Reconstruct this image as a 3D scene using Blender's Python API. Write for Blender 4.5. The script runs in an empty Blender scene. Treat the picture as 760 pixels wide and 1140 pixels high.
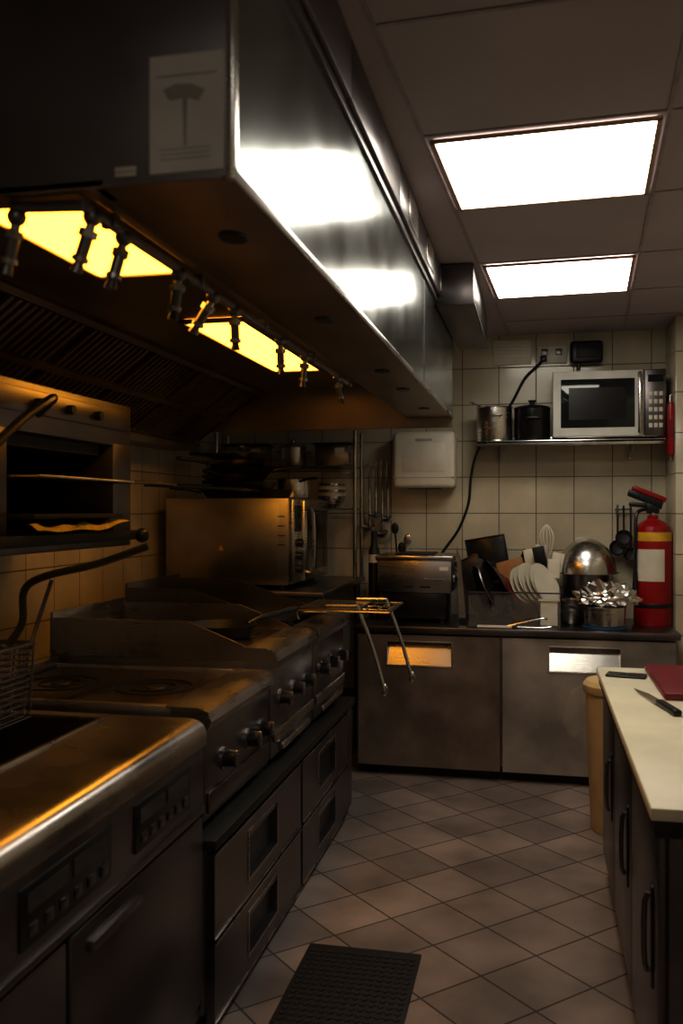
import bpy, bmesh, math, random
from mathutils import Vector, Matrix, Euler, noise
random.seed(4)
R=math.radians
# ------------------------------------------------------------ materials
def newmat(n):
    m=bpy.data.materials.new(n); m.use_nodes=True
    nt=m.node_tree; b=nt.nodes['Principled BSDF']
    return m,nt,b
def L(nt,a,b): nt.links.new(a,b)
def math_n(nt,op,a,b=None,clamp=False):
    n=nt.nodes.new('ShaderNodeMath'); n.operation=op; n.use_clamp=clamp
    for i,v in enumerate((a,b)):
        if v is None: continue
        if isinstance(v,(int,float)): n.inputs[i].default_value=v
        else: L(nt,v,n.inputs[i])
    return n.outputs[0]
def noise_n(nt,scale3,sc=1.0,detail=3):
    tc=nt.nodes.new('ShaderNodeTexCoord'); mp=nt.nodes.new('ShaderNodeMapping')
    mp.inputs['Scale'].default_value=scale3
    L(nt,tc.outputs['Object'],mp.inputs[0])
    n=nt.nodes.new('ShaderNodeTexNoise'); n.inputs['Scale'].default_value=sc; n.inputs['Detail'].default_value=detail
    L(nt,mp.outputs[0],n.inputs['Vector'])
    return n.outputs['Fac']
def ramp2(nt,fac,c1,c2,p1=.3,p2=.7):
    r=nt.nodes.new('ShaderNodeValToRGB'); e=r.color_ramp.elements
    e[0].position=p1;e[0].color=(*c1,1);e[1].position=p2;e[1].color=(*c2,1)
    L(nt,fac,r.inputs[0]); return r.outputs[0]
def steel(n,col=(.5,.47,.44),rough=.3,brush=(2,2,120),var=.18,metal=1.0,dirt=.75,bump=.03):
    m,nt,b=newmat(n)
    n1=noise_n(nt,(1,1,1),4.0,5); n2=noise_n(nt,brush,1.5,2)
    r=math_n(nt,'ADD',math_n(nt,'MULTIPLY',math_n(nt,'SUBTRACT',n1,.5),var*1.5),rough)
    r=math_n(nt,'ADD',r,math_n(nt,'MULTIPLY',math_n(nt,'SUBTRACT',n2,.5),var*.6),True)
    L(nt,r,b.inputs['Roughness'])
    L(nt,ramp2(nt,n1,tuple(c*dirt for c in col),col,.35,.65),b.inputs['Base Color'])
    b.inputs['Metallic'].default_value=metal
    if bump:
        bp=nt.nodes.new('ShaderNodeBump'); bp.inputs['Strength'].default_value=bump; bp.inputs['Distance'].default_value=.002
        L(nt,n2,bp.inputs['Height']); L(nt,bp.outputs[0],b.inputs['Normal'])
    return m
def plain(n,col,rough=.5,metal=0,var=.12,sc=12,trans=0,alpha=1,bump=0):
    m,nt,b=newmat(n)
    f=noise_n(nt,(1,1,1),sc,4)
    L(nt,ramp2(nt,f,tuple(c*(1-var*2) for c in col),tuple(min(1,c*(1+var)) for c in col)),b.inputs['Base Color'])
    b.inputs['Roughness'].default_value=rough; b.inputs['Metallic'].default_value=metal
    b.inputs['Transmission Weight'].default_value=trans; b.inputs['Alpha'].default_value=alpha
    if bump:
        bp=nt.nodes.new('ShaderNodeBump'); bp.inputs['Strength'].default_value=bump; bp.inputs['Distance'].default_value=.01
        L(nt,f,bp.inputs['Height']); L(nt,bp.outputs[0],b.inputs['Normal'])
    return m
def emit(n,col,s):
    m,nt,b=newmat(n)
    b.inputs['Base Color'].default_value=(*col,1)
    b.inputs['Emission Color'].default_value=(*col,1); b.inputs['Emission Strength'].default_value=s
    return m
def tiles(n,plane,w,h,c1,c2,cm,rough=.2,mort=.004,rot=0,offs=(0,0),bump=.4,blotch=.25):
    m,nt,b=newmat(n)
    g=nt.nodes.new('ShaderNodeNewGeometry'); sp=nt.nodes.new('ShaderNodeSeparateXYZ'); cb=nt.nodes.new('ShaderNodeCombineXYZ')
    L(nt,g.outputs['Position'],sp.inputs[0])
    ax={'XZ':(0,2),'YZ':(1,2),'XY':(0,1)}[plane]
    L(nt,sp.outputs[ax[0]],cb.inputs[0]); L(nt,sp.outputs[ax[1]],cb.inputs[1])
    mp=nt.nodes.new('ShaderNodeMapping'); mp.inputs['Rotation'].default_value=(0,0,rot); mp.inputs['Location'].default_value=(offs[0],offs[1],0)
    L(nt,cb.outputs[0],mp.inputs[0])
    br=nt.nodes.new('ShaderNodeTexBrick'); br.offset=0; br.squash=1
    br.inputs['Scale'].default_value=1; br.inputs['Brick Width'].default_value=w; br.inputs['Row Height'].default_value=h
    br.inputs['Mortar Size'].default_value=mort; br.inputs['Mortar Smooth'].default_value=.2
    br.inputs['Color1'].default_value=(*c1,1);br.inputs['Color2'].default_value=(*c2,1);br.inputs['Mortar'].default_value=(*cm,1)
    L(nt,mp.outputs[0],br.inputs['Vector'])
    nz=nt.nodes.new('ShaderNodeTexNoise'); nz.inputs['Scale'].default_value=3; nz.inputs['Detail'].default_value=6
    L(nt,g.outputs['Position'],nz.inputs['Vector'])
    k=ramp2(nt,nz.outputs['Fac'],(1-blotch,)*3,(1,1,1),.35,.65)
    mx=nt.nodes.new('ShaderNodeMix'); mx.data_type='RGBA'; mx.blend_type='MULTIPLY'; mx.inputs[0].default_value=1
    L(nt,br.outputs['Color'],mx.inputs[6]); L(nt,k,mx.inputs[7]); L(nt,mx.outputs[2],b.inputs['Base Color'])
    rr=math_n(nt,'ADD',math_n(nt,'MULTIPLY',br.outputs['Fac'],.4),math_n(nt,'ADD',math_n(nt,'MULTIPLY',nz.outputs['Fac'],.2),rough-.1),True)
    L(nt,rr,b.inputs['Roughness'])
    bp=nt.nodes.new('ShaderNodeBump'); bp.invert=True; bp.inputs['Strength'].default_value=bump; bp.inputs['Distance'].default_value=.003
    L(nt,br.outputs['Fac'],bp.inputs['Height']); L(nt,bp.outputs[0],b.inputs['Normal'])
    return m

S=steel('stainless',(.50,.47,.45),.28); SD=steel('stainless_dark',(.23,.21,.215),.34)  # SD is darker: shade on the appliance fronts is put into its colour
SB=steel('stainless_bright',(.74,.72,.69),.24)
SO=steel('oven_steel',(.50,.46,.43),.36)
SH=steel('hood_steel',(.36,.39,.39),.21,(2,2,2),.12,dirt=.75,bump=0)
SHD=steel('hood_steel_inner',(.36,.28,.21),.42)
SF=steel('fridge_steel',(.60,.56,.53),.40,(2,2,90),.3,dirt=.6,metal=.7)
SFD=steel('fridge_steel_dim',(.40,.33,.28),.40,(2,2,90),.3,dirt=.6,metal=.8)  # darker copy of SF: left door's dimmer light is put into the colour
IRON=plain('cast_iron',(.02,.017,.016),.5,.3)
GRE=steel('griddle_plate',(.16,.12,.10),.3,(60,2,2),.25)
BLK=plain('black_plastic',(.010,.010,.011),.35)
BLKM=plain('black_enamel',(.010,.009,.010),.22,.0)
CHR=steel('chrome_wire',(.6,.57,.53),.2)
WHT=plain('white_plastic',(.76,.72,.62),.35,var=.04)
CRM=plain('cream_polyethylene',(.82,.81,.66),.38,var=.05,sc=6)
PAPER=plain('paper',(.76,.75,.70),.7,var=.05)
INK=plain('grey_ink',(.42,.41,.38),.7)
RED=plain('extinguisher_red',(.34,.006,.008),.28,var=.05)
DRED=plain('board_red',(.18,.010,.018),.45)
YEL=plain('label_yellow',(.75,.45,.04),.5)
YCL=plain('yellow_cloth',(.9,.75,.2),.8,bump=.4,sc=40)
GLS=plain('dark_glass',(.015,.018,.018),.06)
WOOD=plain('wooden_board',(.42,.2,.07),.55,sc=20)
BIN=plain('bin_plastic',(.66,.50,.27),.45,var=.05)
CLR=plain('clear_plastic',(.6,.6,.58),.12,alpha=.08,var=.02)
BAG=plain('bag_plastic',(.7,.67,.6),.2,alpha=.07,bump=.5,sc=25)
FOIL=steel('aluminium_foil',(.85,.84,.82),.25,(5,5,5),.1)
RUB=plain('rubber_mat',(.009,.009,.010),.6,sc=60,bump=.3)
OIL=plain('fryer_oil',(.04,.02,.006),.1)
BLUE=plain('blue_silicone',(.03,.12,.3),.4)

# ------------------------------------------------------------ mesh builder
class B:
    def __init__(s,name): s.name=name; s.bm=bmesh.new(); s.mats=[]
    def mi(s,m):
        if m not in s.mats: s.mats.append(m)
        return s.mats.index(m)
    def merge(s,t,mat,flat=False):
        i=s.mi(mat)
        bmesh.ops.recalc_face_normals(t,faces=t.faces[:])
        for f in t.faces: f.material_index=i; f.smooth=not flat
        me=bpy.data.meshes.new('t'); t.to_mesh(me); t.free(); s.bm.from_mesh(me); bpy.data.meshes.remove(me)
    def box(s,x0,x1,y0,y1,z0,z1,mat,bev=0,seg=2,M=None):
        t=bmesh.new(); bmesh.ops.create_cube(t,size=1)
        c=Vector(((x0+x1)/2,(y0+y1)/2,(z0+z1)/2)); d=(abs(x1-x0),abs(y1-y0),abs(z1-z0))
        for v in t.verts: v.co=Vector((v.co.x*d[0],v.co.y*d[1],v.co.z*d[2]))+c
        if bev: bmesh.ops.bevel(t,geom=t.edges[:],offset=min(bev,min(d)*.48),segments=seg,profile=.5,affect='EDGES')
        if M: bmesh.ops.transform(t,matrix=M,verts=t.verts)
        s.merge(t,mat)
    def lathe(s,prof,mat,M=None,seg=36,closed=False):
        t=bmesh.new(); rings=[]
        for r,z in prof:
            if r<1e-5: rings.append([t.verts.new((0,0,z))])
            else: rings.append([t.verts.new((r*math.cos(2*math.pi*i/seg),r*math.sin(2*math.pi*i/seg),z)) for i in range(seg)])
        for a,b in zip(rings,rings[1:]):
            for i in range(seg):
                j=(i+1)%seg
                q=[a[i%len(a)],a[j%len(a)],b[j%len(b)],b[i%len(b)]]
                u=[]
                for v in q:
                    if v not in u: u.append(v)
                if len(u)>2:
                    try: t.faces.new(u)
                    except ValueError: pass
        if M: bmesh.ops.transform(t,matrix=M,verts=t.verts)
        s.merge(t,mat)
    def cyl(s,p0,p1,r,mat,r1=None,seg=20):
        p0=Vector(p0);p1=Vector(p1);d=p1-p0;h=d.length
        M=Matrix.Translation(p0)@d.to_track_quat('Z','Y').to_matrix().to_4x4()
        r1=r if r1 is None else r1
        s.lathe([(0,0),(r,0),(r1,h),(0,h)],mat,M,seg)
    def tube(s,pts,r,mat,seg=8,smooth=0):
        pts=[Vector(p) for p in pts]
        if smooth:
            P=[pts[0]]+pts+[pts[-1]]; o=[]
            for i in range(1,len(P)-2):
                for k in range(smooth):
                    u=k/smooth;a,b,c,d=P[i-1:i+3]
                    o.append(.5*((2*b)+(c-a)*u+(2*a-5*b+4*c-d)*u*u+(3*b-a-3*c+d)*u**3))
            o.append(pts[-1]); pts=o
        t=bmesh.new(); rings=[]; prev=None
        for i,p in enumerate(pts):
            d=(pts[min(i+1,len(pts)-1)]-pts[max(i-1,0)]).normalized()
            if prev is None:
                u=d.orthogonal().normalized()
            else:
                u=(prev-d*prev.dot(d)).normalized()
            prev=u; w=d.cross(u)
            rings.append([t.verts.new(p+(u*math.cos(2*math.pi*k/seg)+w*math.sin(2*math.pi*k/seg))*r) for k in range(seg)])
        for a,b in zip(rings,rings[1:]):
            for k in range(seg): t.faces.new((a[k],a[(k+1)%seg],b[(k+1)%seg],b[k]))
        t.faces.new(rings[0]); t.faces.new(rings[-1])
        s.merge(t,mat)
    def prism(s,pts,vec,mat,bev=0):
        t=bmesh.new(); a=[t.verts.new(p) for p in pts]; vec=Vector(vec); b=[t.verts.new(Vector(p)+vec) for p in pts]
        t.faces.new(a); t.faces.new(b[::-1]); n=len(a)
        for i in range(n): t.faces.new((a[i],b[i],b[(i+1)%n],a[(i+1)%n]))
        if bev: bmesh.ops.bevel(t,geom=t.edges[:],offset=bev,segments=2,profile=.5,affect='EDGES')
        s.merge(t,mat)
    def ball(s,c,r,mat,sc=(1,1,1),seg=20):
        t=bmesh.new(); bmesh.ops.create_uvsphere(t,u_segments=seg,v_segments=seg//2,radius=r)
        for v in t.verts: v.co=Vector((v.co.x*sc[0],v.co.y*sc[1],v.co.z*sc[2]))+Vector(c)
        s.merge(t,mat)
    # rectangular front (X- or Y-facing) with a recessed pull
    def front(s,ax,p0,p1,u0,u1,z0,z1,h,mat,min_,face=1):
        def bx(a,b,c,d,q0=p0,q1=p1,m=mat,bev=0):
            if ax=='X': s.box(q0,q1,a,b,c,d,m,bev)
            else: s.box(a,b,q0,q1,c,d,m,bev)
        a,b,c,d=h
        bx(u0,a,z0,z1); bx(b,u1,z0,z1); bx(a,b,z0,c); bx(a,b,d,z1)
        if ax=='X':
            q0,q1=p0-.004,p0+.003
            s.box(q0,q1,a,b,c,d,min_)
            s.prism([(p0,a,d),(p1-.002,a,d),(p1-.002,a,d-.018),(p0,a,d-.03)],(0,b-a,0),mat)
            for (e,f,g,i) in ((a-.008,b+.008,d,d+.008),(a-.008,b+.008,c-.008,c),(a-.008,a,c,d),(b,b+.008,c,d)):
                s.box(p1-.001,p1+.003,e,f,g,i,S,.001)
            for g in (z0,z1-.006): s.box(p1-.001,p1+.004,u0,u1,g,g+.006,S,.001)
        else:
            s.prism([(a,p1-.002,d),(a,p0+.004,c+.002),(a,p0+.001,c+.002),(a,p0+.001,c),(a,p1,c)],(b-a,0,0),min_)
            s.box(a-.008,b+.008,p0-.004,p0+.002,d,d+.008,mat,.002)
            s.box(a-.008,b+.008,p0-.004,p0+.002,c-.008,c,mat,.002)
            s.box(a-.008,a,p0-.004,p0+.002,c-.008,d+.008,mat,.002)
            s.box(b,b+.008,p0-.004,p0+.002,c-.008,d+.008,mat,.002)
    def done(s,ang=35):
        bm=s.bm; bm.normal_update()
        for e in bm.edges:
            if len(e.link_faces)==2 and e.calc_face_angle(0)>R(ang): e.smooth=False
        lo=Vector((1e9,)*3);hi=-lo
        for v in bm.verts:
            for i in range(3): lo[i]=min(lo[i],v.co[i]);hi[i]=max(hi[i],v.co[i])
        c=(lo+hi)/2
        for v in bm.verts: v.co-=c
        me=bpy.data.meshes.new(s.name); bm.to_mesh(me); bm.free()
        for m in s.mats: me.materials.append(m)
        o=bpy.data.objects.new(s.name,me); o.location=c; bpy.context.collection.objects.link(o)
        return o
def T(x,y,z): return Matrix.Translation((x,y,z))
def RX(a): return Matrix.Rotation(R(a),4,'X')
def RY(a): return Matrix.Rotation(R(a),4,'Y')
def RZ(a): return Matrix.Rotation(R(a),4,'Z')

XL,XR,YF,YB,ZC=-2.05,1.05,-1.5,5.7,2.575
# ------------------------------------------------------------ room
TW=tiles('wall_tile','XZ',.225,.225,(.74,.66,.51),(.67,.60,.46),(.22,.18,.13),.16,.0035,offs=(.0,.1))
TWL=tiles('wall_tile_left','YZ',.225,.225,(.74,.66,.51),(.67,.60,.46),(.22,.18,.13),.16,.0035,offs=(0,.1))
TF=tiles('floor_tile','XY',.245,.245,(.38,.31,.28),(.24,.20,.19),(.08,.065,.06),.5,.004,rot=R(45),bump=.5,blotch=.45)
CE=plain('ceiling_board',(.50,.44,.47),.75,var=.04,sc=3)
b=B('floor'); b.box(XL-.1,XR+.1,YF-.1,YB+.1,-.1,0,TF); b.done()
b=B('ceiling'); b.box(XL-.1,XR+.1,YF-.1,YB+.1,ZC,ZC+.1,CE); b.done()
b=B('wall_left'); b.box(XL-.1,XL,YF,YB,0,ZC,TWL); b.done()
b=B('wall_right'); b.box(XR,XR+.1,YF,YB,0,ZC,TWL); b.done()
b=B('wall_back'); b.box(XL-.1,XR+.1,YB,YB+.1,0,ZC,TW); b.done()
b=B('wall_front'); b.box(XL-.1,XR+.1,YF-.1,YF,0,ZC,TW); b.done()
b=B('wall_pier'); b.box(.755,XR-.001,5.3,YB-.001,0,ZC-.001,TW,.004); b.done()
TB=plain('tbar',(.40,.34,.36),.6,.0)
# the suspended ceiling grid sits a few degrees off the room axis
def swing(o,a=-3.0,p=(0,3.6)):
    M=T(p[0],p[1],0)@RZ(a)@T(-p[0],-p[1],0)
    o.location=M@o.location; o.rotation_euler=(0,0,R(a))
b=B('trim_1')
for x in (-.268,.405,.90):
    b.box(x-.006,x+.006,.3,5.6,ZC-.004,ZC-.0005,TB)
for y in (.55,1.2,1.97,2.59,3.245,3.99,4.655,5.27):
    b.box(-.262,.94,y-.006,y+.006,ZC-.0035,ZC-.0007,TB)
swing(b.done())
EM=emit('panel_light',(1,.94,.82),9.5)
EM_FILL=emit('added_fill_panel',(1,.94,.85),5.2)  # added fill behind the camera, brightens hood face, poster and fridge fronts
FRM=plain('light_frame',(.45,.30,.2),.5)
for (x0,x1,y0,y1,em,sw) in ((-.252,.39,2.61,3.235,EM,1),(-.252,.39,4.01,4.64,EM,1),(-.315,.35,-.85,-.22,EM_FILL,0)):  # last entry is the added out-of-view fill panel
    b=B('ceiling_light_panel')
    z=ZC-.004
    b.box(x0,x1,y0,y0+.015,z-.010,z,FRM,.002);b.box(x0,x1,y1-.015,y1,z-.010,z,FRM,.002)
    b.box(x0,x0+.015,y0,y1,z-.010,z,FRM,.002);b.box(x1-.015,x1,y0,y1,z-.010,z,FRM,.002)
    b.box(x0+.013,x1-.013,y0+.013,y1-.013,z-.007,z-.001,em)
    o=b.done()
    if sw: swing(o)
b=B('ceiling_bulkhead_box'); b.box(-.425,-.265,3.97,5.08,2.39,ZC-.008,SD,.004); b.box(-.262,-.258,3.97,5.08,2.385,2.40,S); b.done()

# ------------------------------------------------------------ hood
HX,HY0,HY1,HZ=-.43,1.25,4.8,1.98
b=B('range_hood')
b.box(-2.03,HX,HY0,HY0+.015,HZ,ZC-.008,SD,.003)
b.box(HX-.015,HX,HY0,HY1,HZ,ZC-.008,SH)
b.box(-2.03,HX,HY1-.015,HY1,HZ-.05,ZC-.008,SHD,.003)
b.box(HX-.22,HX,HY0,HY1,HZ,HZ+.015,SHD,.003)
b.box(-2.03,HX-.2,HY0,HY0+.06,HZ,HZ+.015,SHD,.003)
b.box(HX-.235,HX-.22,HY0+.01,HY1-.01,HZ,2.15,SHD)
b.box(-1.47,HX-.22,HY0+.01,HY1-.01,2.15,2.165,SHD)
b.box(HX-.008,HX+.004,HY0-.004,HY0+.02,HZ-.003,ZC-.009,SB,.002)
b.box(HX,HX+.006,HY0,HY1,HZ-.004,HZ+.014,S,.002)
b.box(HX-.001,HX+.0015,3.544,3.556,HZ+.015,2.40,SD)
yy=HY0+.02
for w_ in (.75,.75,.75,.6,.65):
    b.box(HX-.001,HX+.022,yy,yy+w_-.006,2.43,ZC-.006,SD,.002); yy+=w_
b.box(HX-.001,HX+.010,HY0+.02,HY1,2.405,2.425,SD,.001)
for yy in (2.95,3.45,3.95,4.35): b.box(HX+.02,HX+.026,yy,yy+.22,2.45,2.55,S,.002)
# filters (sloping baffles)
fa=Vector((-1.47,0,2.15)); fb=Vector((-1.86,0,1.86))
sl=(fb-fa).normalized(); nrm=Vector((-sl.z,0,sl.x))
if nrm.z>0: nrm=-nrm
b.prism([fa+Vector((0,HY0+.02,0)),fb+Vector((0,HY0+.02,0)),fb+Vector((0,HY0+.02,.02)),fa+Vector((0,HY0+.02,.02))],(0,HY1-HY0-.04,0),IRON)
y=HY0+.1
k=0
while y<HY1-.1:
    for (u0,u1) in ((.03,.225),(.26,.455)):
        p=fa+sl*u0+nrm*.004; q=fa+sl*u1+nrm*.004
        w=.018
        b.prism([p+Vector((0,y,0)),q+Vector((0,y,0)),q+Vector((0,y,0))+nrm*.014,p+Vector((0,y,0))+nrm*.014],(0,w,0),SHD)
    k+=1
    y+=.042 if k%11 else .09
for u in (.0,.235,.462):
    p=fa+sl*u; q=fa+sl*(u+.024)
    b.prism([p+Vector((0,HY0+.02,0)),q+Vector((0,HY0+.02,0)),q+Vector((0,HY0+.02,0))+nrm*.02,p+Vector((0,HY0+.02,0))+nrm*.02],(0,HY1-HY0-.04,0),SHD)
b.box(-2.03,-1.84,3.32,HY1,1.83,1.87,SHD,.004)
b.box(-1.85,-1.835,3.32,HY1,1.82,1.9,SHD,.003)
b.box(-2.03,-2.01,3.32,HY1,1.87,ZC-.01,SHD)
for y in (1.52,2.23,3.1,3.6,4.3):
    b.lathe([(0,-.004),(.03,-.004),(.034,0)],BLK,T(-.52,y,HZ-.001)@Matrix.Diagonal((.8,1.1,1,1)))
b.done()
HE=emit('hood_lamp',(1,.43,.040),8.5)
for (x0,x1,y0,y1) in ((-1.17,-.92,1.72,2.3),(-1.18,-.97,2.93,4.05)):
    b=B('hood_light_panel'); z=2.148
    b.box(x0-.015,x1+.015,y0-.015,y0,z-.015,z,SHD,.002);b.box(x0-.015,x1+.015,y1,y1+.015,z-.015,z,SHD,.002)
    b.box(x0-.015,x0,y0,y1,z-.015,z,SHD,.002);b.box(x1,x1+.015,y0,y1,z-.015,z,SHD,.002)
    b.box(x0,x1,y0,y1,z-.008,z-.001,HE); b.done()
b=B('hood_poster')
b.box(-.556,-.441,HY0-.003,HY0-.0005,1.993,2.165,PAPER)
b.box(-.545,-.452,HY0-.0036,HY0-.003,2.133,2.1355,INK)
b.prism([(-.535,HY0-.0034,2.115),(-.515,HY0-.0034,2.122),(-.49,HY0-.0034,2.12),(-.47,HY0-.0034,2.11),(-.48,HY0-.0034,2.095),(-.497,HY0-.0034,2.10),(-.499,HY0-.0034,2.03),(-.502,HY0-.0034,2.03),(-.505,HY0-.0034,2.10),(-.525,HY0-.0034,2.098)],(0,-.0003,0),INK)
for i in range(3): b.box(-.54,-.462,HY0-.0036,HY0-.003,2.012+i*.007,2.0135+i*.007,INK)
b.done()
b=B('hood_label'); b.box(-.612,-.578,HY0-.003,HY0-.0005,1.993,2.008,WHT,.001); b.box(-.609,-.581,HY0-.0036,HY0-.003,1.999,2.001,INK); b.done()
b=B('fire_suppression_pipe')
px=-.675
b.tube([(px,1.27,1.962),(px,3.3,1.962)],.0085,SD,10)
b.tube([(px-.12,1.27,1.968),(px,1.27,1.962)],.0085,SD,10)
for y in (1.36,1.75,2.2,2.7,3.25):
    b.box(px-.014,px+.014,y-.008,y+.008,1.955,1.979,SD,.003)
def nozzle(x,y,tx,ty,l=.055):
    b.ball((x,y,1.955),.015,SD)
    a=Vector((x,y,1.95)); d=Vector((tx,ty,-1)).normalized()
    b.cyl(a,a+d*.022,.0075,S); b.cyl(a+d*.016,a+d*.028,.015,S,seg=6); b.cyl(a+d*.026,a+d*(.026+l*.6),.010,SD)
    b.cyl(a+d*(.026+l*.6),a+d*(.026+l*.75),.0135,S); b.cyl(a+d*(.026+l*.75),a+d*(.03+l),.0075,SD,.011)
for (x,y,tx,ty) in ((-.79,1.275,-.3,.1),(px,1.30,-.35,0),(px,1.41,-.25,-.1),(px,1.65,-.15,0),(px,1.84,-.7,.1),(px,1.98,0,.1),(px,2.36,0,.1),(px,2.63,-.1,0),(px,3.08,.15,.1)):
    nozzle(x,y,tx,ty)
b.done()

# ------------------------------------------------------------ salamander
b=B('salamander_grill')
x0,x1,y0,y1,z0,z1=-2.03,-1.55,2.2,3.3,1.36,1.9
b.box(x0,x1,y0,y1,1.74,z1,SD,.006); b.box(x0,x1,y0,y1,z0,1.42,SD,.006)
b.box(x0,x1,y0,2.45,1.41,1.75,SD,.004); b.box(x0,x1,3.15,y1,1.41,1.75,SD,.004)
b.box(x0,x0+.03,2.44,3.16,1.41,1.75,IRON)
b.box(x0+.1,x1-.05,2.47,3.13,1.70,1.738,IRON)
b.box(x1,x1+.008,y0+.02,y1-.02,1.80,1.875,SD,.003)
b.box(x1,x1+.05,2.3,3.26,1.385,1.42,IRON,.006)
b.ball((x1+.06,3.27,1.40),.028,BLK)
for i in range(26):
    yy=2.47+i*.026; b.tube([(x0+.08,yy,1.60),(x1+.10,yy,1.60)],.0025,SB,6)
b.tube([(x0+.08,2.46,1.60),(x1+.10,2.46,1.60),(x1+.10,3.13,1.60),(x0+.08,3.13,1.60)],.005,SB,8)
b.tube([(x1+.10,3.12,1.60),(x1+.16,3.25,1.60),(x1+.17,3.34,1.595)],.006,SB,8,4)
b.box(x1-.2,x1+.06,2.5,3.1,1.47,1.485,IRON,.004)
b.tube([(x1+.01,2.60,1.80),(x1+.09,2.56,1.845),(x1+.09,2.4,1.77),(x1+.09,2.22,1.66)],.014,BLK,10,5)
for yy in (2.6,2.8,3.0): b.cyl((x1+.008,yy,1.835),(x1+.03,yy,1.835),.016,BLK)
b.done()
b=B('yellow_cloth')
t=bmesh.new(); n=40; rows=[]
for i in range(n):
    u=i/(n-1); yy=2.5+u*.62
    r=[]
    for j in range(6):
        v=j/5
        q=noise.noise(Vector((u*6,v*1.5,3)))
        zz=1.426+max(0,(.022+.026*q))*(1-v*.5)+.05*max(0,u-.72)*(1+v)
        r.append(t.verts.new((-1.52+v*.05+.008*noise.noise(Vector((u*9,1,v))),yy,zz-.004*v)))
    rows.append(r)
for a,c in zip(rows,rows[1:]):
    for j in range(5): t.faces.new((a[j],a[j+1],c[j+1],c[j]))
ext=bmesh.ops.solidify(t,geom=t.faces[:],thickness=.006)
b.merge(t,YCL); b.done()

# ------------------------------------------------------------ deep fryer
b=B('deep_fryer')
fx0,fx1,fy0,fy1,fz=-1.78,-.90,.9,2.4,.914
tanks=((.98,1.62),(1.74,2.33)); tx0,tx1=-1.66,-1.19
b.prism([(tx1,fy0,fz),(fx1-.045,fy0,fz),(fx1-.022,fy0,fz-.006),(fx1-.007,fy0,fz-.018),(fx1,fy0,fz-.035),(fx1,fy0,fz-.07),(fx1-.02,fy0,fz-.09),(tx1,fy0,fz-.09)],(0,fy1-fy0,0),S)
b.box(fx0,tx0,fy0,fy1,fz-.09,fz,S)
b.box(tx0,tx1,fy0,tanks[0][0],fz-.09,fz,S);b.box(tx0,tx1,tanks[0][1],tanks[1][0],fz-.09,fz,S);b.box(tx0,tx1,tanks[1][1],fy1,fz-.09,fz,S)
for (a,c) in tanks:
    b.box(tx0-.012,tx1+.012,a-.012,a,fz-.0,fz+.006,S,.002);b.box(tx0-.012,tx1+.012,c,c+.012,fz,fz+.006,S,.002)
    b.box(tx1,tx1+.012,a,c,fz,fz+.006,S,.002);b.box(tx0-.012,tx0,a,c,fz,fz+.006,S,.002)
    b.box(tx0,tx1,a,c,fz-.30,fz-.16,OIL)
    for q in ((tx0,tx0+.004,a,c),(tx1-.004,tx1,a,c),(tx0,tx1,a,a+.004),(tx0,tx1,c-.004,c)):
        b.box(*q,fz-.3,fz-.001,SD)
b.box(fx0,fx1-.02,fy0,fy0+.01,.1,fz-.09,S);b.box(fx0,fx1-.02,fy1-.01,fy1,.1,fz-.09,S)
b.box(fx0,fx0+.01,fy0,fy1,.1,fz+.0,S)
b.box(fx0,fx1-.02,fy0,fy1,.08,.12,SD)
b.box(fx1-.03,fx1-.008,fy0,fy1,.66,fz-.075,SD,.006)
b.box(fx1-.03,fx1-.002,fy0,fy1,.655,.672,SD,.004)
for (a,c) in ((1.0,1.38),(1.47,1.83),(1.95,2.29)):
    b.box(fx1-.012,fx1-.003,a,c,.70,.815,BLK,.004)
    b.box(fx1-.004,fx1-.001,a+.02,(a+c)/2-.01,.765,.80,GLS)
    b.box(fx1-.004,fx1-.001,(a+c)/2+.01,c-.02,.765,.80,GLS)
    for i in range(6):
        yy=a+.04+i*(c-a-.08)/5
        b.box(fx1-.004,fx1+.001,yy-.014,yy+.014,.718,.742,SD,.003)
for (a,c) in ((.91,1.64),(1.66,2.39)):
    b.box(fx1-.03,fx1-.006,a,c,.13,.645,SD,.006)
    b.box(fx1-.007,fx1+.012,a+.06,a+.30,.585,.61,SD,.006)
for (xx,yy) in ((fx0+.06,fy0+.06),(fx1-.09,fy0+.06),(fx0+.06,fy1-.06),(fx1-.09,fy1-.06)):
    b.cyl((xx,yy,0),(xx,yy,.1),.025,SD)
b.done()
b=B('fryer_basket')
bx0,bx1,by0,by1,bz0,bz1=-1.62,-1.36,1.80,2.28,.93,1.13
for k in range(13):
    z=bz0+(bz1-bz0)*k/12; e=(1-k/12)*.02
    b.tube([(bx0+e,by0+e,z),(bx1-e,by0+e,z),(bx1-e,by1-e,z),(bx0+e,by1-e,z),(bx0+e,by0+e,z)],.0025 if k<12 else .006,SD,6)
for i in range(14):
    x=bx0+(bx1-bx0)*i/13; b.tube([(x,by0,bz1),(x,by0+.02,bz0),(x,by1-.02,bz0),(x,by1,bz1)],.002,SD,5)
for i in range(22):
    yy=by0+(by1-by0)*i/21; b.tube([(bx0,yy,bz1),(bx0+.02,yy,bz0),(bx1-.02,yy,bz0),(bx1,yy,bz1)],.002,SD,5)
b.tube([(-1.44,2.28,1.12),(-1.42,2.32,1.18),(-1.42,2.33,1.27),(-1.36,2.34,1.31),(-1.22,2.38,1.345),(-1.08,2.41,1.395)],.011,BLK,10,5)
b.tube([(-1.36,2.26,1.12),(-1.36,2.31,1.2),(-1.34,2.34,1.30)],.006,BLK,8,4)
b.done()

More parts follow.
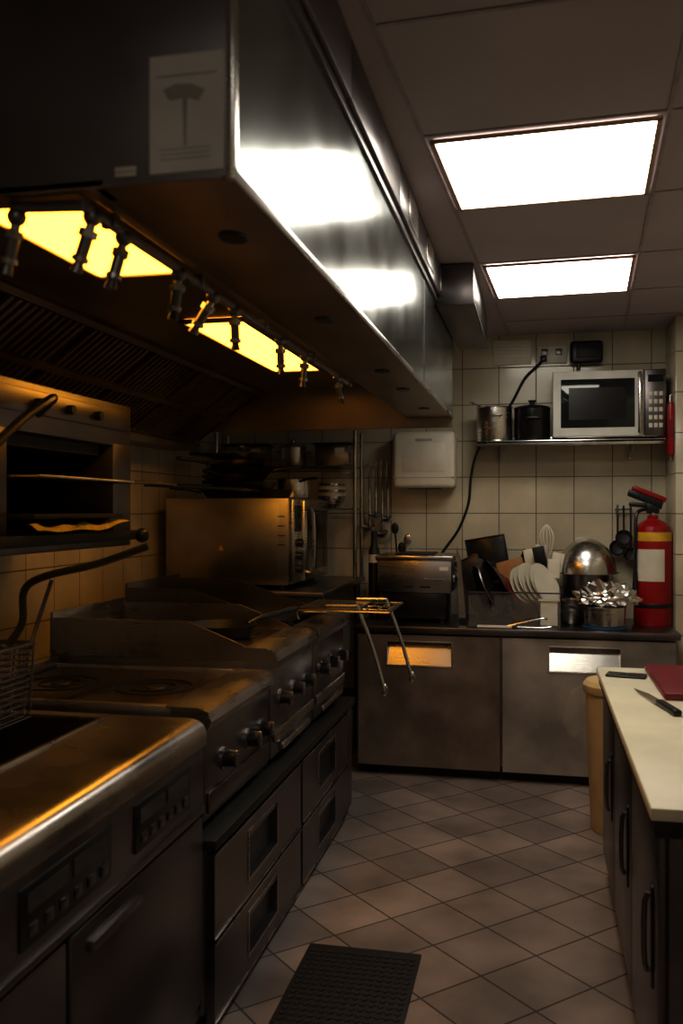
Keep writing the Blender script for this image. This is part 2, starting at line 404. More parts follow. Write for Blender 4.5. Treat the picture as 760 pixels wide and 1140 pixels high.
# ------------------------------------------------------------ chef base
b=B('refrigerated_chef_base')
cx0,cx1,cy0,cy1=-1.85,-.915,2.42,4.42
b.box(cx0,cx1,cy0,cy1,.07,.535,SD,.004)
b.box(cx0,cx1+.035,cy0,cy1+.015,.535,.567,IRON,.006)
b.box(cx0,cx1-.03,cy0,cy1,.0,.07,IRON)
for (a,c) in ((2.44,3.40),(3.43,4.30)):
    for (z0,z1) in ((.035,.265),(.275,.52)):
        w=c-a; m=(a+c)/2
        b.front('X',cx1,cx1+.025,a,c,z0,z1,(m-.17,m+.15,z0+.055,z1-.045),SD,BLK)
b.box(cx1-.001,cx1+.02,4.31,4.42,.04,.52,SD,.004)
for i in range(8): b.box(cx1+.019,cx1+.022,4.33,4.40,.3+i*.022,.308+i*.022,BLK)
b.done()

def splash(b,y,pts,mat,th=.012): b.prism([(x,y,z) for x,z in pts],(0,th,0),mat)
def knob(b,x,y,z,r=.027):
    b.cyl((x,y,z),(x+.008,y,z),r+.008,S,seg=28); b.cyl((x+.008,y,z),(x+.042,y,z),r,BLK,r*.85,seg=28)
    b.box(x+.02,x+.05,y-.006,y+.006,z-r*.95,z+r*.95,S,.003)
# solid top range (near)
b=B('solid_top_range')
y0,y1=2.46,3.10; zt=.93; X0,X1=-1.80,-.93
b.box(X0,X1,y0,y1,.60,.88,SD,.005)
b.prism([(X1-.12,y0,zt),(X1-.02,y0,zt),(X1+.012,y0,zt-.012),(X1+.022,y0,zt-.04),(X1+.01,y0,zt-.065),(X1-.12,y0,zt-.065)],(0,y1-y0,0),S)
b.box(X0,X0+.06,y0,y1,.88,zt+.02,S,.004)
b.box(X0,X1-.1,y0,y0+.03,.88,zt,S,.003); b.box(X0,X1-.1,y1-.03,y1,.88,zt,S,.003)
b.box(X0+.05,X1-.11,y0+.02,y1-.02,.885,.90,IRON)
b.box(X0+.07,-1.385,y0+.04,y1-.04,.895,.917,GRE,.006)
b.box(-1.378,X1-.13,y0+.04,y1-.04,.895,.917,GRE,.006)
cy=(y0+y1)/2
for cx in (-1.56,-1.22):
    b.lathe([(.13,.0),(.13,.004),(.122,.004),(.122,.0)],IRON,T(cx,cy,.9165))
    b.lathe([(.075,.0),(.075,.004),(.068,.004),(.068,.0)],IRON,T(cx,cy,.9165))
    b.lathe([(0,.004),(.03,.004),(.034,0)],IRON,T(cx,cy,.9165))
for yy in (2.62,2.86,3.0): knob(b,X1,yy,.745)
b.box(X1,X1+.01,y0+.02,y1-.02,.62,.68,SD,.003)
for xx in (X0+.05,X1-.05):
    for yy in (y0+.05,y1-.05): b.cyl((xx,yy,.567),(xx,yy,.605),.02,SD)
b.done()
# griddle
b=B('flat_top_griddle')
y0,y1=3.13,3.74; zt=1.0
b.box(X0,X1,y0,y1,.60,.95,SD,.005)
b.prism([(X1-.10,y0,zt),(X1-.02,y0,zt),(X1+.015,y0,zt-.015),(X1+.025,y0,zt-.045),(X1+.01,y0,zt-.075),(X1-.10,y0,zt-.075)],(0,y1-y0,0),S)
b.box(X0+.01,X1-.10,y0+.012,y1-.012,.95,zt-.012,GRE,.004)
for yy in (y0,y1-.012): splash(b,yy,[(X0,.95),(X0,1.09),(-1.25,1.09),(-1.17,1.06),(-1.03,zt+.005),(-1.03,.95)],S)
b.box(X0,X0+.014,y0,y1,.95,1.11,S,.003)
for yy in (3.25,3.43,3.61): knob(b,X1,yy,.80)
b.box(X1,X1+.012,y0+.02,y1-.02,.66,.70,S,.003)
b.box(X1,X1+.02,y0+.1,y1-.1,.615,.64,SB,.004)
for xx in (X0+.05,X1-.05):
    for yy in (y0+.05,y1-.05): b.cyl((xx,yy,.567),(xx,yy,.605),.02,SD)
b.done()
# char grill
b=B('char_grill')
y0,y1=3.77,4.38
b.box(X0,X1,y0,y1,.60,.94,SD,.005)
b.prism([(X1-.09,y0,zt),(X1-.02,y0,zt),(X1+.015,y0,zt-.015),(X1+.025,y0,zt-.045),(X1+.01,y0,zt-.075),(X1-.09,y0,zt-.075)],(0,y1-y0,0),S)
b.box(X0+.02,X1-.1,y0+.02,y1-.02,.94,.955,IRON)
for i in range(30):
    x=X0+.04+i*(X1-.1-X0-.06)/29
    b.tube([(x,y0+.015,zt+.012),(x,y1-.015,zt+.012)],.0065,IRON,6)
for yy in (y0+.015,(y0+y1)/2,y1-.025): b.box(X0+.02,X1-.09,yy,yy+.012,.95,zt+.008,IRON)
for yy in (y0,y1-.012): splash(b,yy,[(X0,.94),(X0,1.15),(-1.5,1.15),(-1.12,1.03),(-1.02,.99),(-1.02,.94)],SD)
b.box(X0,X0+.014,y0,y1,.94,1.17,SD,.003)
for yy in (3.88,4.07,4.26): knob(b,X1,yy,.80)
b.box(X1,X1+.012,y0+.02,y1-.02,.66,.70,S,.003)
b.box(X1,X1+.02,y0+.1,y1-.1,.615,.64,SB,.004)
for xx in (X0+.05,X1-.05):
    for yy in (y0+.05,y1-.05): b.cyl((xx,yy,.567),(xx,yy,.605),.02,SD)
b.done()
def pan(name,x,y,z,r,h,ang,hl=.2,mat=IRON,rise=.05,hm=BLK,make=None):
    b=make or B(name)
    b.lathe([(0,0),(r*.78,0),(r,h),(r+.004,h),(r*.8,-.004),(0,-.004)],mat,T(x,y,z+.005))
    c,s=math.cos(R(ang)),math.sin(R(ang))
    b.tube([(x+c*r*.95,y+s*r*.95,z+h*.8),(x+c*(r+.06),y+s*(r+.06),z+h+rise*.4),(x+c*(r+hl),y+s*(r+hl),z+h+rise)],.0115,hm,10,4)
    return b.done() if not make else None
pan('frying_pan',-1.24,3.47,.99,.14,.045,52,.24,rise=.04)
b=B('wire_rack_tray')
tx0_,tx1_,ty0,ty1,tz=-1.04,-.62,3.86,4.26,1.055
b.tube([(tx0_,ty0,tz),(tx1_,ty0,tz),(tx1_,ty1,tz),(tx0_,ty1,tz),(tx0_,ty0,tz)],.007,CHR,8)
for i in range(9):
    x=tx0_+.02+i*(tx1_-tx0_-.04)/8; b.tube([(x,ty0,tz),(x,ty1,tz)],.003,CHR,6)
for yy in (ty0+.13,ty0+.26): b.tube([(tx0_,yy,tz-.004),(tx1_,yy,tz-.004)],.004,CHR,6)
b.box(tx0_+.01,tx1_-.14,ty0+.02,ty1-.02,tz+.004,tz+.012,SD,.003)
for yy in (ty0+.03,ty1-.03): b.tube([(tx0_,yy,tz-.01),(tx0_+.01,yy,tz-.042)],.006,CHR,6)
b.done()
def tongs(y,x):
    b=B('serving_tongs')
    a=Vector((x,y,tz+.021)); e=Vector((x+.125,y-.03,tz-.335))
    b.tube([(x-.14,y,tz+.021),(x-.02,y,tz+.022),a,a+(e-a)*.06],.0075,SB,8,3)
    b.tube([a,a+(e-a)*.5+Vector((.008,0,0)),e],.0085,SB,8,5)
    b.ball(e,.015,SB,(1,.5,1.8))
    b.done()
tongs(3.9,-.765); tongs(4.22,-.69)

# ------------------------------------------------------------ oven stand, oven
b=B('steel_work_table')
b.box(-2.02,-1.06,4.5,5.66,1.045,1.075,SD,.004)
b.box(-2.0,-1.1,4.55,5.6,.35,.375,SD,.004)
for xx in (-1.98,-1.10):
    for yy in (4.55,5.6): b.cyl((xx,yy,0),(xx,yy,1.05),.02,SD)
b.done()
b=B('combi_oven')
ox0,ox1,oy0,oy1,oz0,oz1=-1.96,-1.27,4.6,5.38,1.10,1.56
b.box(ox0,ox1,oy0,oy1,oz0,oz1,SO,.008)
b.box(ox0+.02,ox1-.05,oy0-.002,oy0+.005,oz0+.03,oz1-.03,SO,.003)
b.prism([(-1.66,oy0-.004,1.28),(-1.625,oy0-.004,1.28),(-1.6425,oy0-.004,1.31)],(0,.001,0),YEL)
for i in range(4): b.box(-1.33,-1.29,oy0-.004,oy0,1.46-i*.05,1.465-i*.05,BLK)
b.box(ox1-.002,ox1+.025,oy0+.005,oy0+.2,oz0+.01,oz1-.01,SB,.004)
b.box(ox1+.024,ox1+.027,oy0+.03,oy0+.17,1.38,1.52,GLS)
for i in range(3): b.cyl((ox1+.024,oy0+.10,1.32-i*.07),(ox1+.05,oy0+.10,1.32-i*.07),.022,BLK)
b.box(ox1-.002,ox1+.035,oy0+.21,oy1-.005,oz0+.01,oz1-.01,SB,.006)
b.box(ox1+.034,ox1+.037,oy0+.26,oy1-.05,oz0+.06,oz1-.06,GLS)
b.tube([(ox1+.03,oy0+.235,1.16),(ox1+.075,oy0+.235,1.18),(ox1+.075,oy0+.235,1.48),(ox1+.03,oy0+.235,1.5)],.009,S,8,3)
for xx in (ox0+.06,ox1-.06):
    for yy in (oy0+.06,oy1-.06): b.cyl((xx,yy,1.075),(xx,yy,1.102),.02,BLK)
b.done()
b=B('stacked_frying_pans')
z=1.562
for i,(x,y,r,a) in enumerate(((-1.66,4.9,.20,200),(-1.62,4.92,.19,150),(-1.67,4.9,.185,262),(-1.65,4.93,.19,20),(-1.66,4.9,.17,215),(-1.63,4.9,.16,170))):
    pan('',x,y,z,r,.045,a,.17,mat=(IRON,S,SD)[i%3],rise=.015,make=b); z+=.04
b.lathe([(0,.045),(.02,.045),(.022,.03),(.03,.02),(.14,.0),(.145,-.004)],SB,T(-1.63,4.9,z+.012))
b.done()
b=B('saucepan')
b.lathe([(0,0),(.09,0),(.095,.008),(.095,.11),(.10,.115),(.09,.115),(.088,.01),(0,.01)],SB,T(-1.38,5.10,1.562))
b.tube([(-1.32,5.03,1.66),(-1.27,4.98,1.67),(-1.2,4.93,1.675)],.009,BLK,8,3); b.done()
b=B('long_handled_skillet')
b.lathe([(0,0),(.07,0),(.09,.04),(.094,.04),(.072,-.004),(0,-.004)],IRON,T(-1.37,4.70,1.566))
b.tube([(-1.455,4.68,1.60),(-1.6,4.62,1.61),(-1.9,4.2,1.625)],.012,BLK,10,4)
b.done()
b=B('wire_shelving_unit')
sx0,sx1,sy0,sy1=-1.97,-1.08,5.43,5.64
for xx in (sx0,sx1):
    for yy in (sy0,sy1): b.cyl((xx,yy,1.075),(xx,yy,1.98),.012,CHR)
for z in (1.50,1.76):
    b.tube([(sx0,sy0,z),(sx1,sy0,z),(sx1,sy1,z),(sx0,sy1,z),(sx0,sy0,z)],.006,CHR,8)
    b.tube([(sx0,sy0,z-.025),(sx1,sy0,z-.025)],.004,CHR,8)
    for i in range(34):
        x=sx0+(sx1-sx0)*i/33; b.tube([(x,sy0,z),(x,sy1,z)],.0025,CHR,5)
b.done()
for i,(x0,x1,z1,m) in enumerate(((-1.93,-1.66,1.90,S),(-1.34,-1.12,1.90,S))):
    b=B('storage_container'); b.box(x0,x1,5.45,5.62,1.768,z1,m,.012); b.box(x0-.008,x1+.008,5.442,5.628,z1-.005,z1+.012,BLK,.005)
    b.box(x1-.09,x1-.03,5.447,5.4505,z1-.07,z1-.02,WHT); b.done()
b=B('lidded_stockpot')
b.lathe([(0,0),(.08,0),(.085,.008),(.085,.12),(.09,.125),(.08,.135),(.03,.15),(.012,.152),(.012,.165),(.02,.17),(0,.175)],S,T(-1.50,5.54,1.768)); 
for s in (-1,1): b.tube([(-1.5+s*.08,5.52,1.86),(-1.5+s*.105,5.52,1.865),(-1.5+s*.105,5.56,1.865),(-1.5+s*.08,5.56,1.86)],.005,S,6,2)
b.done()
b=B('stacked_bowls')
for k in range(5): b.lathe([(0,.0),(.04,.0),(.07,.03),(.085,.07),(.09,.07),(.074,.028),(.042,-.003),(0,-.003)],WHT if k%2 else SB,T(-1.25,5.54,1.511+k*.02),28)
b.done()
b=B('hanging_ladles')
b.tube([(-1.06,5.66,1.78),(-.90,5.66,1.78)],.006,S,8)
for s in (-1.04,-.92): b.tube([(s,5.698,1.78),(s,5.66,1.78)],.005,S,6)
for i,(x,l,r) in enumerate(((-1.03,.38,.045),(-.99,.30,.040),(-.95,.42,.045),(-.915,.33,.034))):
    b.tube([(x,5.66,1.785),(x,5.648,1.79),(x,5.64,1.77),(x+.004,5.635,1.78-l)],.008,S,6,3)
    b.lathe([(0,-r),(r*.6,-r*.8),(r*.92,-r*.4),(r,0),(r-.003,0),(r*.88,-r*.38),(r*.55,-r*.72),(0,-r*.92)],S,T(x,5.61,1.78-l)@RX(20),24)
b.done()

# ------------------------------------------------------------ back fridge counter
b=B('undercounter_refrigerator')
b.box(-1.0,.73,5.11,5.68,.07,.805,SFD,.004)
b.box(-1.0,.73,5.12,5.66,0,.07,IRON)
b.box(-1.01,.745,5.035,5.69,.808,.845,SD,.006)
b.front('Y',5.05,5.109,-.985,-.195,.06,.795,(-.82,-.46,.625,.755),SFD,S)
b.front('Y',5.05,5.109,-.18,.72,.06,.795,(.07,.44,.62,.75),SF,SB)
b.done()
b=B('countertop_fryer')
b.box(-.90,-.47,5.18,5.52,1.02,1.22,S,.012)
b.box(-.91,-.46,5.17,5.53,1.205,1.235,S,.008)
b.box(-.80,-.58,5.22,5.48,1.232,1.245,IRON,.004)
b.box(-.87,-.50,5.2,5.5,.87,1.025,BLKM,.008)
for xx in (-.84,-.53):
    for yy in (5.23,5.47): b.cyl((xx,yy,.846),(xx,yy,.872),.02,BLK)
knob(b,-.47,5.3,1.1,.018)
for i in range(3): b.box(-.85+i*.1,-.79+i*.1,5.176,5.182,1.05,1.06,BLK)
b.box(-.54,-.49,5.176,5.1805,1.15,1.17,WHT)
b.tube([(-.62,5.18,1.10),(-.62,5.14,1.10),(-.52,5.14,1.10),(-.52,5.18,1.10)],.006,SB,8)
b.done()
b=B('utensil_crock')
b.lathe([(0,0),(.05,0),(.055,.16),(.05,.16),(.046,.008),(0,.008)],BLK,T(-.82,5.60,.846))
for (dx,dy,l,m) in ((-.02,.0,.52,BLK),(.0,.02,.40,BLK),(.02,-.01,.45,S)):
    b.tube([(-.82,5.6,.86),(-.82+dx*2,5.6+dy,.86+l)],.006,m,8); b.ball((-.82+dx*2,5.6+dy,.86+l),.024,m,(1,.25,1.5))
b.done()
b=B('pepper_bottle')
b.lathe([(0,0),(.034,0),(.035,.40),(.02,.44),(.02,.52),(0,.52)],BLK,T(-.965,5.45,.846)); b.lathe([(.0355,.33),(.0358,.38)],WHT,T(-.965,5.45,.846)); b.done()

# dish tub with its contents
def opentub(b,x0,x1,y0,y1,z0,z1,m,t=.004,rm=None):
    rm=rm or m
    b.box(x0,x1,y0,y1,z0,z0+t,m);b.box(x0,x0+t,y0,y1,z0,z1,m);b.box(x1-t,x1,y0,y1,z0,z1,m);b.box(x0,x1,y0,y0+t,z0,z1,m);b.box(x0,x1,y1-t,y1,z0,z1,m)
    b.box(x0-.008,x1+.008,y0-.008,y0,z1-.008,z1,rm);b.box(x0-.008,x0,y0,y1,z1-.008,z1,rm);b.box(x1,x1+.008,y0,y1,z1-.008,z1,rm);b.box(x0-.008,x1+.008,y1,y1+.008,z1-.008,z1,rm)
b=B('clear_dish_tub')
opentub(b,-.37,.13,5.14,5.53,.846,1.04,CLR,rm=SD); b.done()
b=B('baking_trays')
for (x,y,a,w,h,m) in ((-.22,5.50,-10,.12,.48,BLKM),(-.13,5.475,22,.10,.40,IRON),(-.26,5.45,-24,.08,.38,SD)):
    M=T(x,y,.862)@RY(a)@RZ(a*.5)
    b.box(-w,w,-.004,.004,0,h,m,.003,M=M)
    b.box(-w,w,-.014,.004,h-.008,h,m,.003,M=M); b.box(-w,-w+.008,-.014,.004,0,h,m,.003,M=M); b.box(w-.008,w,-.014,.004,0,h,m,.003,M=M)
b.done()
b=B('leaning_pan_lids')
for (x,y,z,r,a,tw,m) in ((-.30,5.24,1.04,.14,72,15,BLKM),(-.25,5.26,1.07,.16,66,-10,SD),(-.20,5.29,1.07,.16,60,12,BLKM),(-.155,5.31,1.04,.14,55,5,DRED)):
    M=T(x,y,z)@RZ(tw)@RY(a)
    b.lathe([(0,.03),(r*.6,.022),(r,.0),(r+.004,-.006),(r*.6,.015),(0,.022)],m,M)
    b.cyl(M@Vector((0,0,.028)),M@Vector((0,0,.05)),.018,BLK)
b.done()
b=B('cleaver_knife')
b.prism([(-.43,5.2,.88),(-.39,5.2,.88),(-.42,5.2,1.22),(-.445,5.2,1.29)],(0,.003,0),SB); b.box(-.425,-.395,5.192,5.211,.847,.885,BLK,.006); b.done()
b=B('wooden_chopping_board')
b.box(-.08,.08,-.009,.009,0,.36,WOOD,.008,M=T(-.06,5.44,.856)@RY(-16)); b.done()
b=B('dinner_plates')
for i in range(7):
    b.lathe([(0,0),(.07,0),(.108,.015),(.111,.018),(.07,.006),(0,.006)],WHT,T(-.085+i*.022,5.29,1.06+(i%3)*.012)@RZ(-35)@RY(66),32)
b.done()
b=B('whisk')
b.cyl((.08,5.44,.90),(.07,5.44,1.21),.011,WHT,.009)
for a in range(6):
    an=a*math.pi/6; c,s=math.cos(an)*.04,math.sin(an)*.04
    b.tube([(.07,5.44,1.20),(.065+c*.6,5.44+s*.6,1.26),(.06+c,5.44+s,1.35),(.06,5.44,1.41),(.06-c,5.44-s,1.35),(.065-c*.6,5.44-s*.6,1.26),(.07,5.44,1.20)],.003,WHT,5,5)
b.done()
b=B('cooking_spatulas')
for (x,y,l,a,m) in ((.0,5.46,.44,4,WHT),(.06,5.40,.40,10,WHT),(.09,5.37,.36,2,WHT),(.03,5.43,.42,-10,CRM),(.10,5.38,.44,-12,BLK)):
    M=T(x,y,.853)@RY(a)
    b.tube([M@Vector((0,0,0)),M@Vector((0,0,l-.1))],.007,m,6)
    b.box(-.034,.034,-.004,.004,l-.11,l,m,.004,M=M)
b.done()
b=B('plastic_food_tub')
opentub(b,.02,.12,5.15,5.19,.852,1.0,WHT); b.done()
b=B('kitchen_tongs')
b.tube([(-.16,5.10,.853),(.02,5.085,.90),(.06,5.09,.90)],.006,SB,8,4); b.tube([(-.1,5.08,.853),(.03,5.07,.853),(.08,5.07,.86)],.006,SB,8,4); b.box(-.32,-.13,5.07,5.11,.846,.857,WHT,.003); b.done()
b=B('nested_steel_bowls')
for k in range(3):
    z=.846+k*.03
    b.lathe([(0,.0),(.035,.0),(.055,.03),(.062,.08),(.066,.08),(.059,.028),(.036,-.003),(0,-.003)],S,T(.20,5.33,z+.004),32)
b.done()
b=B('stock_pot')
b.lathe([(0,0),(.13,0),(.135,.01),(.135,.275),(.142,.28),(.130,.28),(.128,.01),(0,.01)],SD,T(.29,5.545,.846))
b.done()
b=B('mixing_bowl')
pr=[(0,.20)]+[(.17*math.sin(t_*math.pi/2/10),.20*math.cos(t_*math.pi/2/10)) for t_ in range(1,10)]+[(.17,0),(.184,-.002),(.184,.002)]
b.lathe(pr,SB,T(.29,5.505,1.130),48); b.done()
b=B('foil_covered_pot')
b.lathe([(0,0),(.12,0),(.125,.012),(0.0,.012)],BLUE,T(.37,5.19,.846))
b.lathe([(0,.012),(.10,.012),(.108,.02),(.112,.12),(.118,.125),(.106,.125),(0,.12)],SB,T(.37,5.19,.846),40)
t=bmesh.new(); bmesh.ops.create_icosphere(t,subdivisions=4,radius=1)
for v in t.verts:
    n_=noise.noise(v.co*3.1)*.5+noise.noise(v.co*8)*.28
    rr=1+n_*.55
    v.co=Vector((v.co.x*.16*rr,v.co.y*.12*rr,max(v.co.z,-.35)*.075*(1+n_*1.6)))+Vector((.385,5.19,1.01))
b.merge(t,FOIL,True)
b.tube([(.265,5.17,.955),(.225,5.17,.958),(.18,5.165,.965)],.008,BLK,8)
b.done(20)
b=B('hanging_skimmers')
b.tube([(.46,5.66,1.50),(.56,5.66,1.50)],.006,SD,8)
for s in (.47,.55): b.tube([(s,5.698,1.50),(s,5.66,1.50)],.005,SD,6)
for (x,l,r) in ((.475,.20,.05),(.51,.14,.05),(.55,.24,.045)):
    b.tube([(x,5.655,1.50),(x,5.64,1.51),(x,5.635,1.50-l)],.006,BLK,6,3)
    b.lathe([(0,-r*.5),(r*.7,-r*.35),(r,0),(r-.003,0),(r*.66,-r*.3),(0,-r*.44)],IRON,T(x,5.62,1.50-l-.03)@RX(75),24)
b.done()
# fire extinguisher
b=B('fire_extinguisher')
fxx,fyy,fz0=.648,5.42,.846
b.lathe([(0,0),(.102,0),(.104,.015),(.104,.51),(.094,.555),(.06,.585),(.03,.60),(.03,.62),(0,.62)],RED,T(fxx,fyy,fz0),48)
b.lathe([(.1052,.475),(.1055,.48),(.1055,.52),(.1045,.525)],YEL,T(fxx,fyy,fz0),48)
t=bmesh.new(); cols=[]
for i in range(13):
    a=R(-150+i*7.5); cols.append([t.verts.new((fxx+.1058*math.cos(a),fyy+.1058*math.sin(a),fz0+z)) for z in (.25,.43)])
for p,q in zip(cols,cols[1:]): t.faces.new((p[0],q[0],q[1],p[1]))
b.merge(t,WHT)
b.cyl((fxx,fyy,fz0+.61),(fxx,fyy,fz0+.66),.022,SB)
b.box(fxx-.035,fxx+.035,fyy-.022,fyy+.022,fz0+.63,fz0+.69,BLK,.006)
b.box(-.13,.05,-.02,.02,-.012,.014,BLK,.008,M=T(fxx,fyy,fz0+.67)@RY(6))
b.box(-.12,.08,-.024,.024,-.014,.014,RED,.009,M=T(fxx,fyy,fz0+.735)@RY(22))
b.box(-.13,.07,-.026,.026,-.055,-.012,BLK,.010,M=T(fxx,fyy,fz0+.735)@RY(22))
b.tube([(fxx-.03,fyy-.01,fz0+.655),(fxx-.09,fyy-.05,fz0+.63),(fxx-.10,fyy-.07,fz0+.5),(fxx-.10,fyy-.06,fz0+.3)],.010,BLK,10,6)
b.cyl((fxx-.10,fyy-.06,fz0+.30),(fxx-.10,fyy-.06,fz0+.18),.012,BLK,.018)
b.lathe([(.105,.1),(.107,.105),(.107,.12),(.105,.125)],BLK,T(fxx,fyy,fz0),48)
b.done()
# ------------------------------------------------------------ back wall items
b=B('paper_towel_dispenser')
b.box(-.86,-.48,5.5,5.699,1.63,1.975,WHT,.03,4); b.box(-.80,-.54,5.497,5.502,1.73,1.90,WHT,.002); b.box(-.77,-.57,5.55,5.65,1.625,1.633,BLK)
b.box(-.72,-.62,5.4965,5.5,1.915,1.93,INK); b.prism([(-.86,5.503,1.70),(-.48,5.503,1.70),(-.48,5.499,1.695),(-.86,5.499,1.695)],(0,0,-.004),INK); b.done()
b=B('wall_shelf')
b.box(-.345,.715,5.4,5.66,1.885,1.903,SB,.003); b.box(-.345,.715,5.4,5.406,1.872,1.9,SB,.002)
for xx in (-.2,.55): b.prism([(xx,5.699,1.885),(xx,5.45,1.885),(xx,5.699,1.80)],(.006,0,0),S)
b.box(-.345,.715,5.655,5.665,1.885,1.94,SB,.002)
for xx in (-.2,.55): b.box(xx-.008,xx+.012,5.66,5.699,1.80,1.9,S)
b.done()
b=B('microwave_oven')
mx0,mx1,my0,my1,mz0,mz1=.095,.72,5.42,5.652,1.915,2.30
b.box(mx0,mx1,my0+.01,my1,mz0,mz1,SB,.006)
b.box(mx0,.595,my0-.012,my0+.012,mz0+.005,mz1-.003,PAPER,.006)
b.box(mx0+.045,.55,my0-.016,my0-.010,mz0+.055,mz1-.05,GLS,.004)
b.box(mx0+.09,.50,my0-.018,my0-.0155,mz0+.10,mz1-.10,BLKM)
b.box(.605,mx1,my0-.010,my0+.012,mz0+.005,mz1-.003,SD,.005)
b.tube([(.575,my0-.01,mz0+.04),(.575,my0-.045,mz0+.05),(.575,my0-.045,mz1-.05),(.575,my0-.01,mz1-.04)],.011,SB,10,3)
b.box(.622,.705,my0-.013,my0-.009,mz1-.075,mz1-.035,GLS)
for i in range(5):
    for j in range(3): b.box(.626+j*.028,.646+j*.028,my0-.013,my0-.009,mz0+.05+i*.045,mz0+.075+i*.045,WHT,.002)
for xx in (.14,.67):
    for yy in (5.45,5.62): b.cyl((xx,yy,1.903),(xx,yy,1.917),.012,BLK)
b.done()
b=B('steel_cooking_pot')
b.lathe([(0,0),(.10,0),(.105,.01),(.105,.20),(.112,.205),(.1,.205),(.098,.01),(0,.01)],SB,T(-.245,5.52,1.904),40)
b.tube([(-.245-.07,5.46,2.11),(-.245-.14,5.46,2.14)],.006,S,8)
b.tube([(-.245-.02,5.42,2.05),(-.245-.02,5.40,2.055),(-.245+.04,5.40,2.055),(-.245+.04,5.42,2.05)],.006,S,8,3)
b.done()
b=B('black_casserole_pot')
b.lathe([(0,0),(.10,0),(.105,.01),(.105,.19),(.109,.195),(.10,.205),(.06,.215),(.02,.22),(.014,.225),(.014,.232),(.024,.236),(.024,.245),(0,.247)],BLKM,T(-.023,5.53,1.904),40)
b.tube([(-.05,5.43,2.03),(-.05,5.405,2.035),(.01,5.405,2.035),(.01,5.43,2.03)],.007,BLK,8,3)
b.done()
b=B('power_socket'); b.box(.01,.185,5.685,5.699,2.39,2.50,WHT,.006)
for xx in (.05,.135): b.box(xx-.02,xx+.02,5.682,5.686,2.44,2.48,SD,.003)
b.box(.025,.065,5.65,5.686,2.40,2.435,BLK,.006); b.done()
b=B('junction_box'); b.box(.20,.39,5.60,5.699,2.375,2.51,BLK,.02,3); b.box(.235,.355,5.594,5.602,2.405,2.48,IRON,.006); b.cyl((.25,5.64,2.375),(.25,5.64,2.34),.012,BLK); b.done()
b=B('wall_vent_cover'); b.box(-.26,-.03,5.69,5.699,2.39,2.545,WHT,.004)
for i in range(6): b.box(-.24,-.05,5.686,5.691,2.41+i*.02,2.418+i*.02,WHT,.002)
b.done()
b=B('power_cable')
b.tube([(.04,5.66,2.41),(.0,5.675,2.37),(-.07,5.682,2.30),(-.15,5.683,2.15),(-.24,5.684,2.03),(-.355,5.684,1.86),(-.395,5.684,1.70),(-.41,5.684,1.54),(-.47,5.684,1.38),(-.56,5.684,1.25),(-.62,5.62,1.15),(-.65,5.545,1.12)],.008,BLK,8,8); b.done()
b=B('fire_blanket_pouch'); b.box(.722,.753,5.33,5.42,1.80,2.10,RED,.012,3); b.tube([(.737,5.38,2.095),(.737,5.38,2.14),(.7535,5.38,2.15)],.004,S,6); b.box(.728,.748,5.328,5.332,1.9,2.0,DRED); b.done()

# ------------------------------------------------------------ prep table
b=B('prep_counter')
b.box(.245,1.03,2.09,3.92,.815,.845,CRM,.006)
b.box(.255,1.03,2.10,3.91,.775,.815,IRON,.004)
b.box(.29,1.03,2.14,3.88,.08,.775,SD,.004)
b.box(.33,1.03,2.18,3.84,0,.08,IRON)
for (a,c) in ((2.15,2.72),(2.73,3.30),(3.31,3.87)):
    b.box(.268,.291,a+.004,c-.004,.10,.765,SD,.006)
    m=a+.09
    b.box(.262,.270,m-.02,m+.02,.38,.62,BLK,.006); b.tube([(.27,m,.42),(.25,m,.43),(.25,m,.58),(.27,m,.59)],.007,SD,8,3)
b.done()
b=B('smartphone'); b.box(-.04,.04,-.075,.075,0,.009,BLK,.006,3,M=T(.345,3.71,.8455)@RZ(78)); b.box(-.035,.035,-.07,.07,.0088,.0096,GLS,.002,M=T(.345,3.71,.8455)@RZ(78)); b.done()
b=B('red_cutting_board'); b.box(.43,.88,3.27,3.87,.8455,.872,DRED,.008,3); b.done()
b=B('chef_knife')
M=T(.347,3.45,.848)@RZ(math.degrees(math.atan2(-.45,.094)))
b.prism([M@Vector(p) for p in ((0,0,0),(.10,.022,0),(.25,.026,0),(.25,-.012,0),(.08,-.01,0))],(0,0,.0025),SB)
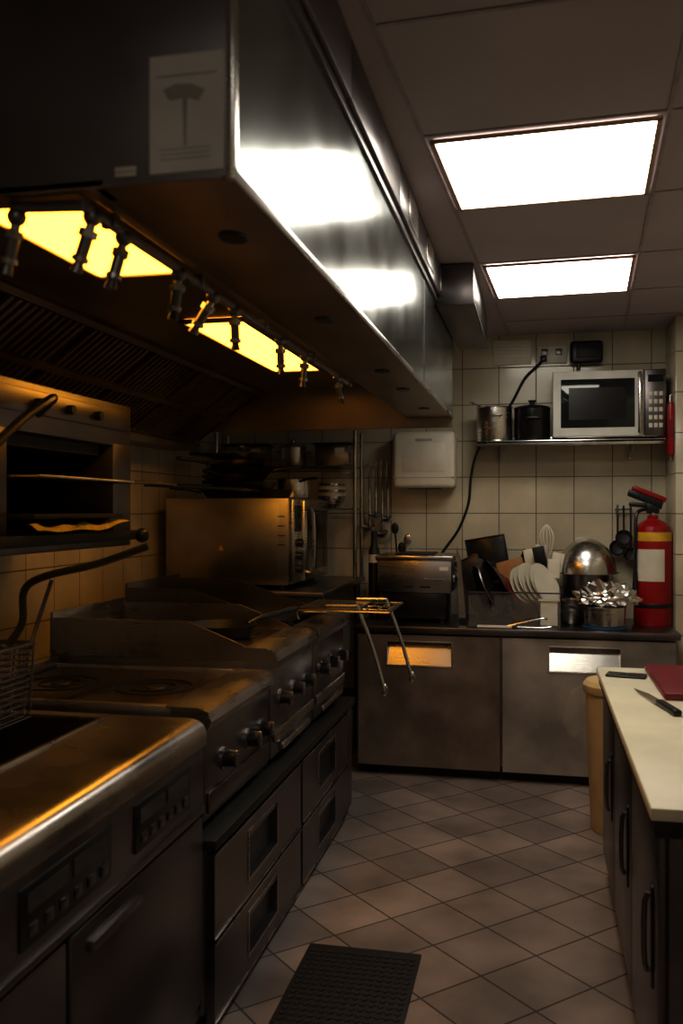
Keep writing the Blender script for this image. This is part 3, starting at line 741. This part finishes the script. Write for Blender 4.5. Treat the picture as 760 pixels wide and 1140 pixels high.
b.box(.25,.27,-.014,.02,-.001,.012,S,.003,M=M); b.box(.265,.44,-.013,.015,-.002,.018,BLK,.007,3,M=M); b.done()

b=B('trash_bin')
b.lathe([(0,0),(.115,0),(.12,.01),(.142,.64),(.148,.645),(.148,.66),(.138,.66),(.115,.02),(0,.02)],BIN,T(.37,4.42,.001),40)
b.lathe([(.152,.645),(.155,.65),(.155,.68),(.14,.70),(.08,.715),(0,.72)],BIN,T(.37,4.42,.001),40)
b.done()
b=B('plastic_bag')
t=bmesh.new(); bmesh.ops.create_uvsphere(t,u_segments=24,v_segments=14,radius=1)
for v in t.verts:
    n_=noise.noise(v.co*2.5)*.18
    w=.55+.45*min(1,max(0,(-v.co.z+.6)))
    v.co=Vector((v.co.x*.05*w*(1+n_),v.co.y*.08*w*(1+n_),v.co.z*.11))+Vector((.166,4.37,.55))
b.merge(t,BAG); b.tube([(.17,4.37,.65),(.205,4.38,.672),(.213,4.38,.66)],.008,BAG,8); b.done()
b=B('floor_mat'); b.box(-.76,-.375,1.9,3.03,.001,.010,RUB,.004)
for i in range(13):
    for j in range(36):
        x=-.735+i*.028; yy=1.93+j*.030
        b.box(-.008,.008,-.008,.008,.009,.0125,RUB,M=T(x,yy,0)@RZ(45))
b.done()

# ------------------------------------------------------------ camera / world
cam=bpy.data.cameras.new('camera'); co=bpy.data.objects.new('camera',cam); bpy.context.collection.objects.link(co)
co.location=(0,0,1.5); co.rotation_euler=(R(90),0,R(12.1))
cam.sensor_fit='VERTICAL'; cam.sensor_height=36; cam.sensor_width=24; cam.lens=31.9; cam.shift_y=-3/1140; cam.clip_start=.05
cam.dof.use_dof=True; cam.dof.focus_distance=4.9; cam.dof.aperture_fstop=4
bpy.context.scene.camera=co
w=bpy.data.worlds.new('world'); bpy.context.scene.world=w; w.use_nodes=True
w.node_tree.nodes['Background'].inputs[0].default_value=(.03,.025,.035,1)
try:
    vs=bpy.context.scene.view_settings
    vs.view_transform='Standard'; vs.look='None'; vs.gamma=.80; vs.exposure=.25
except Exception as e: print(e)
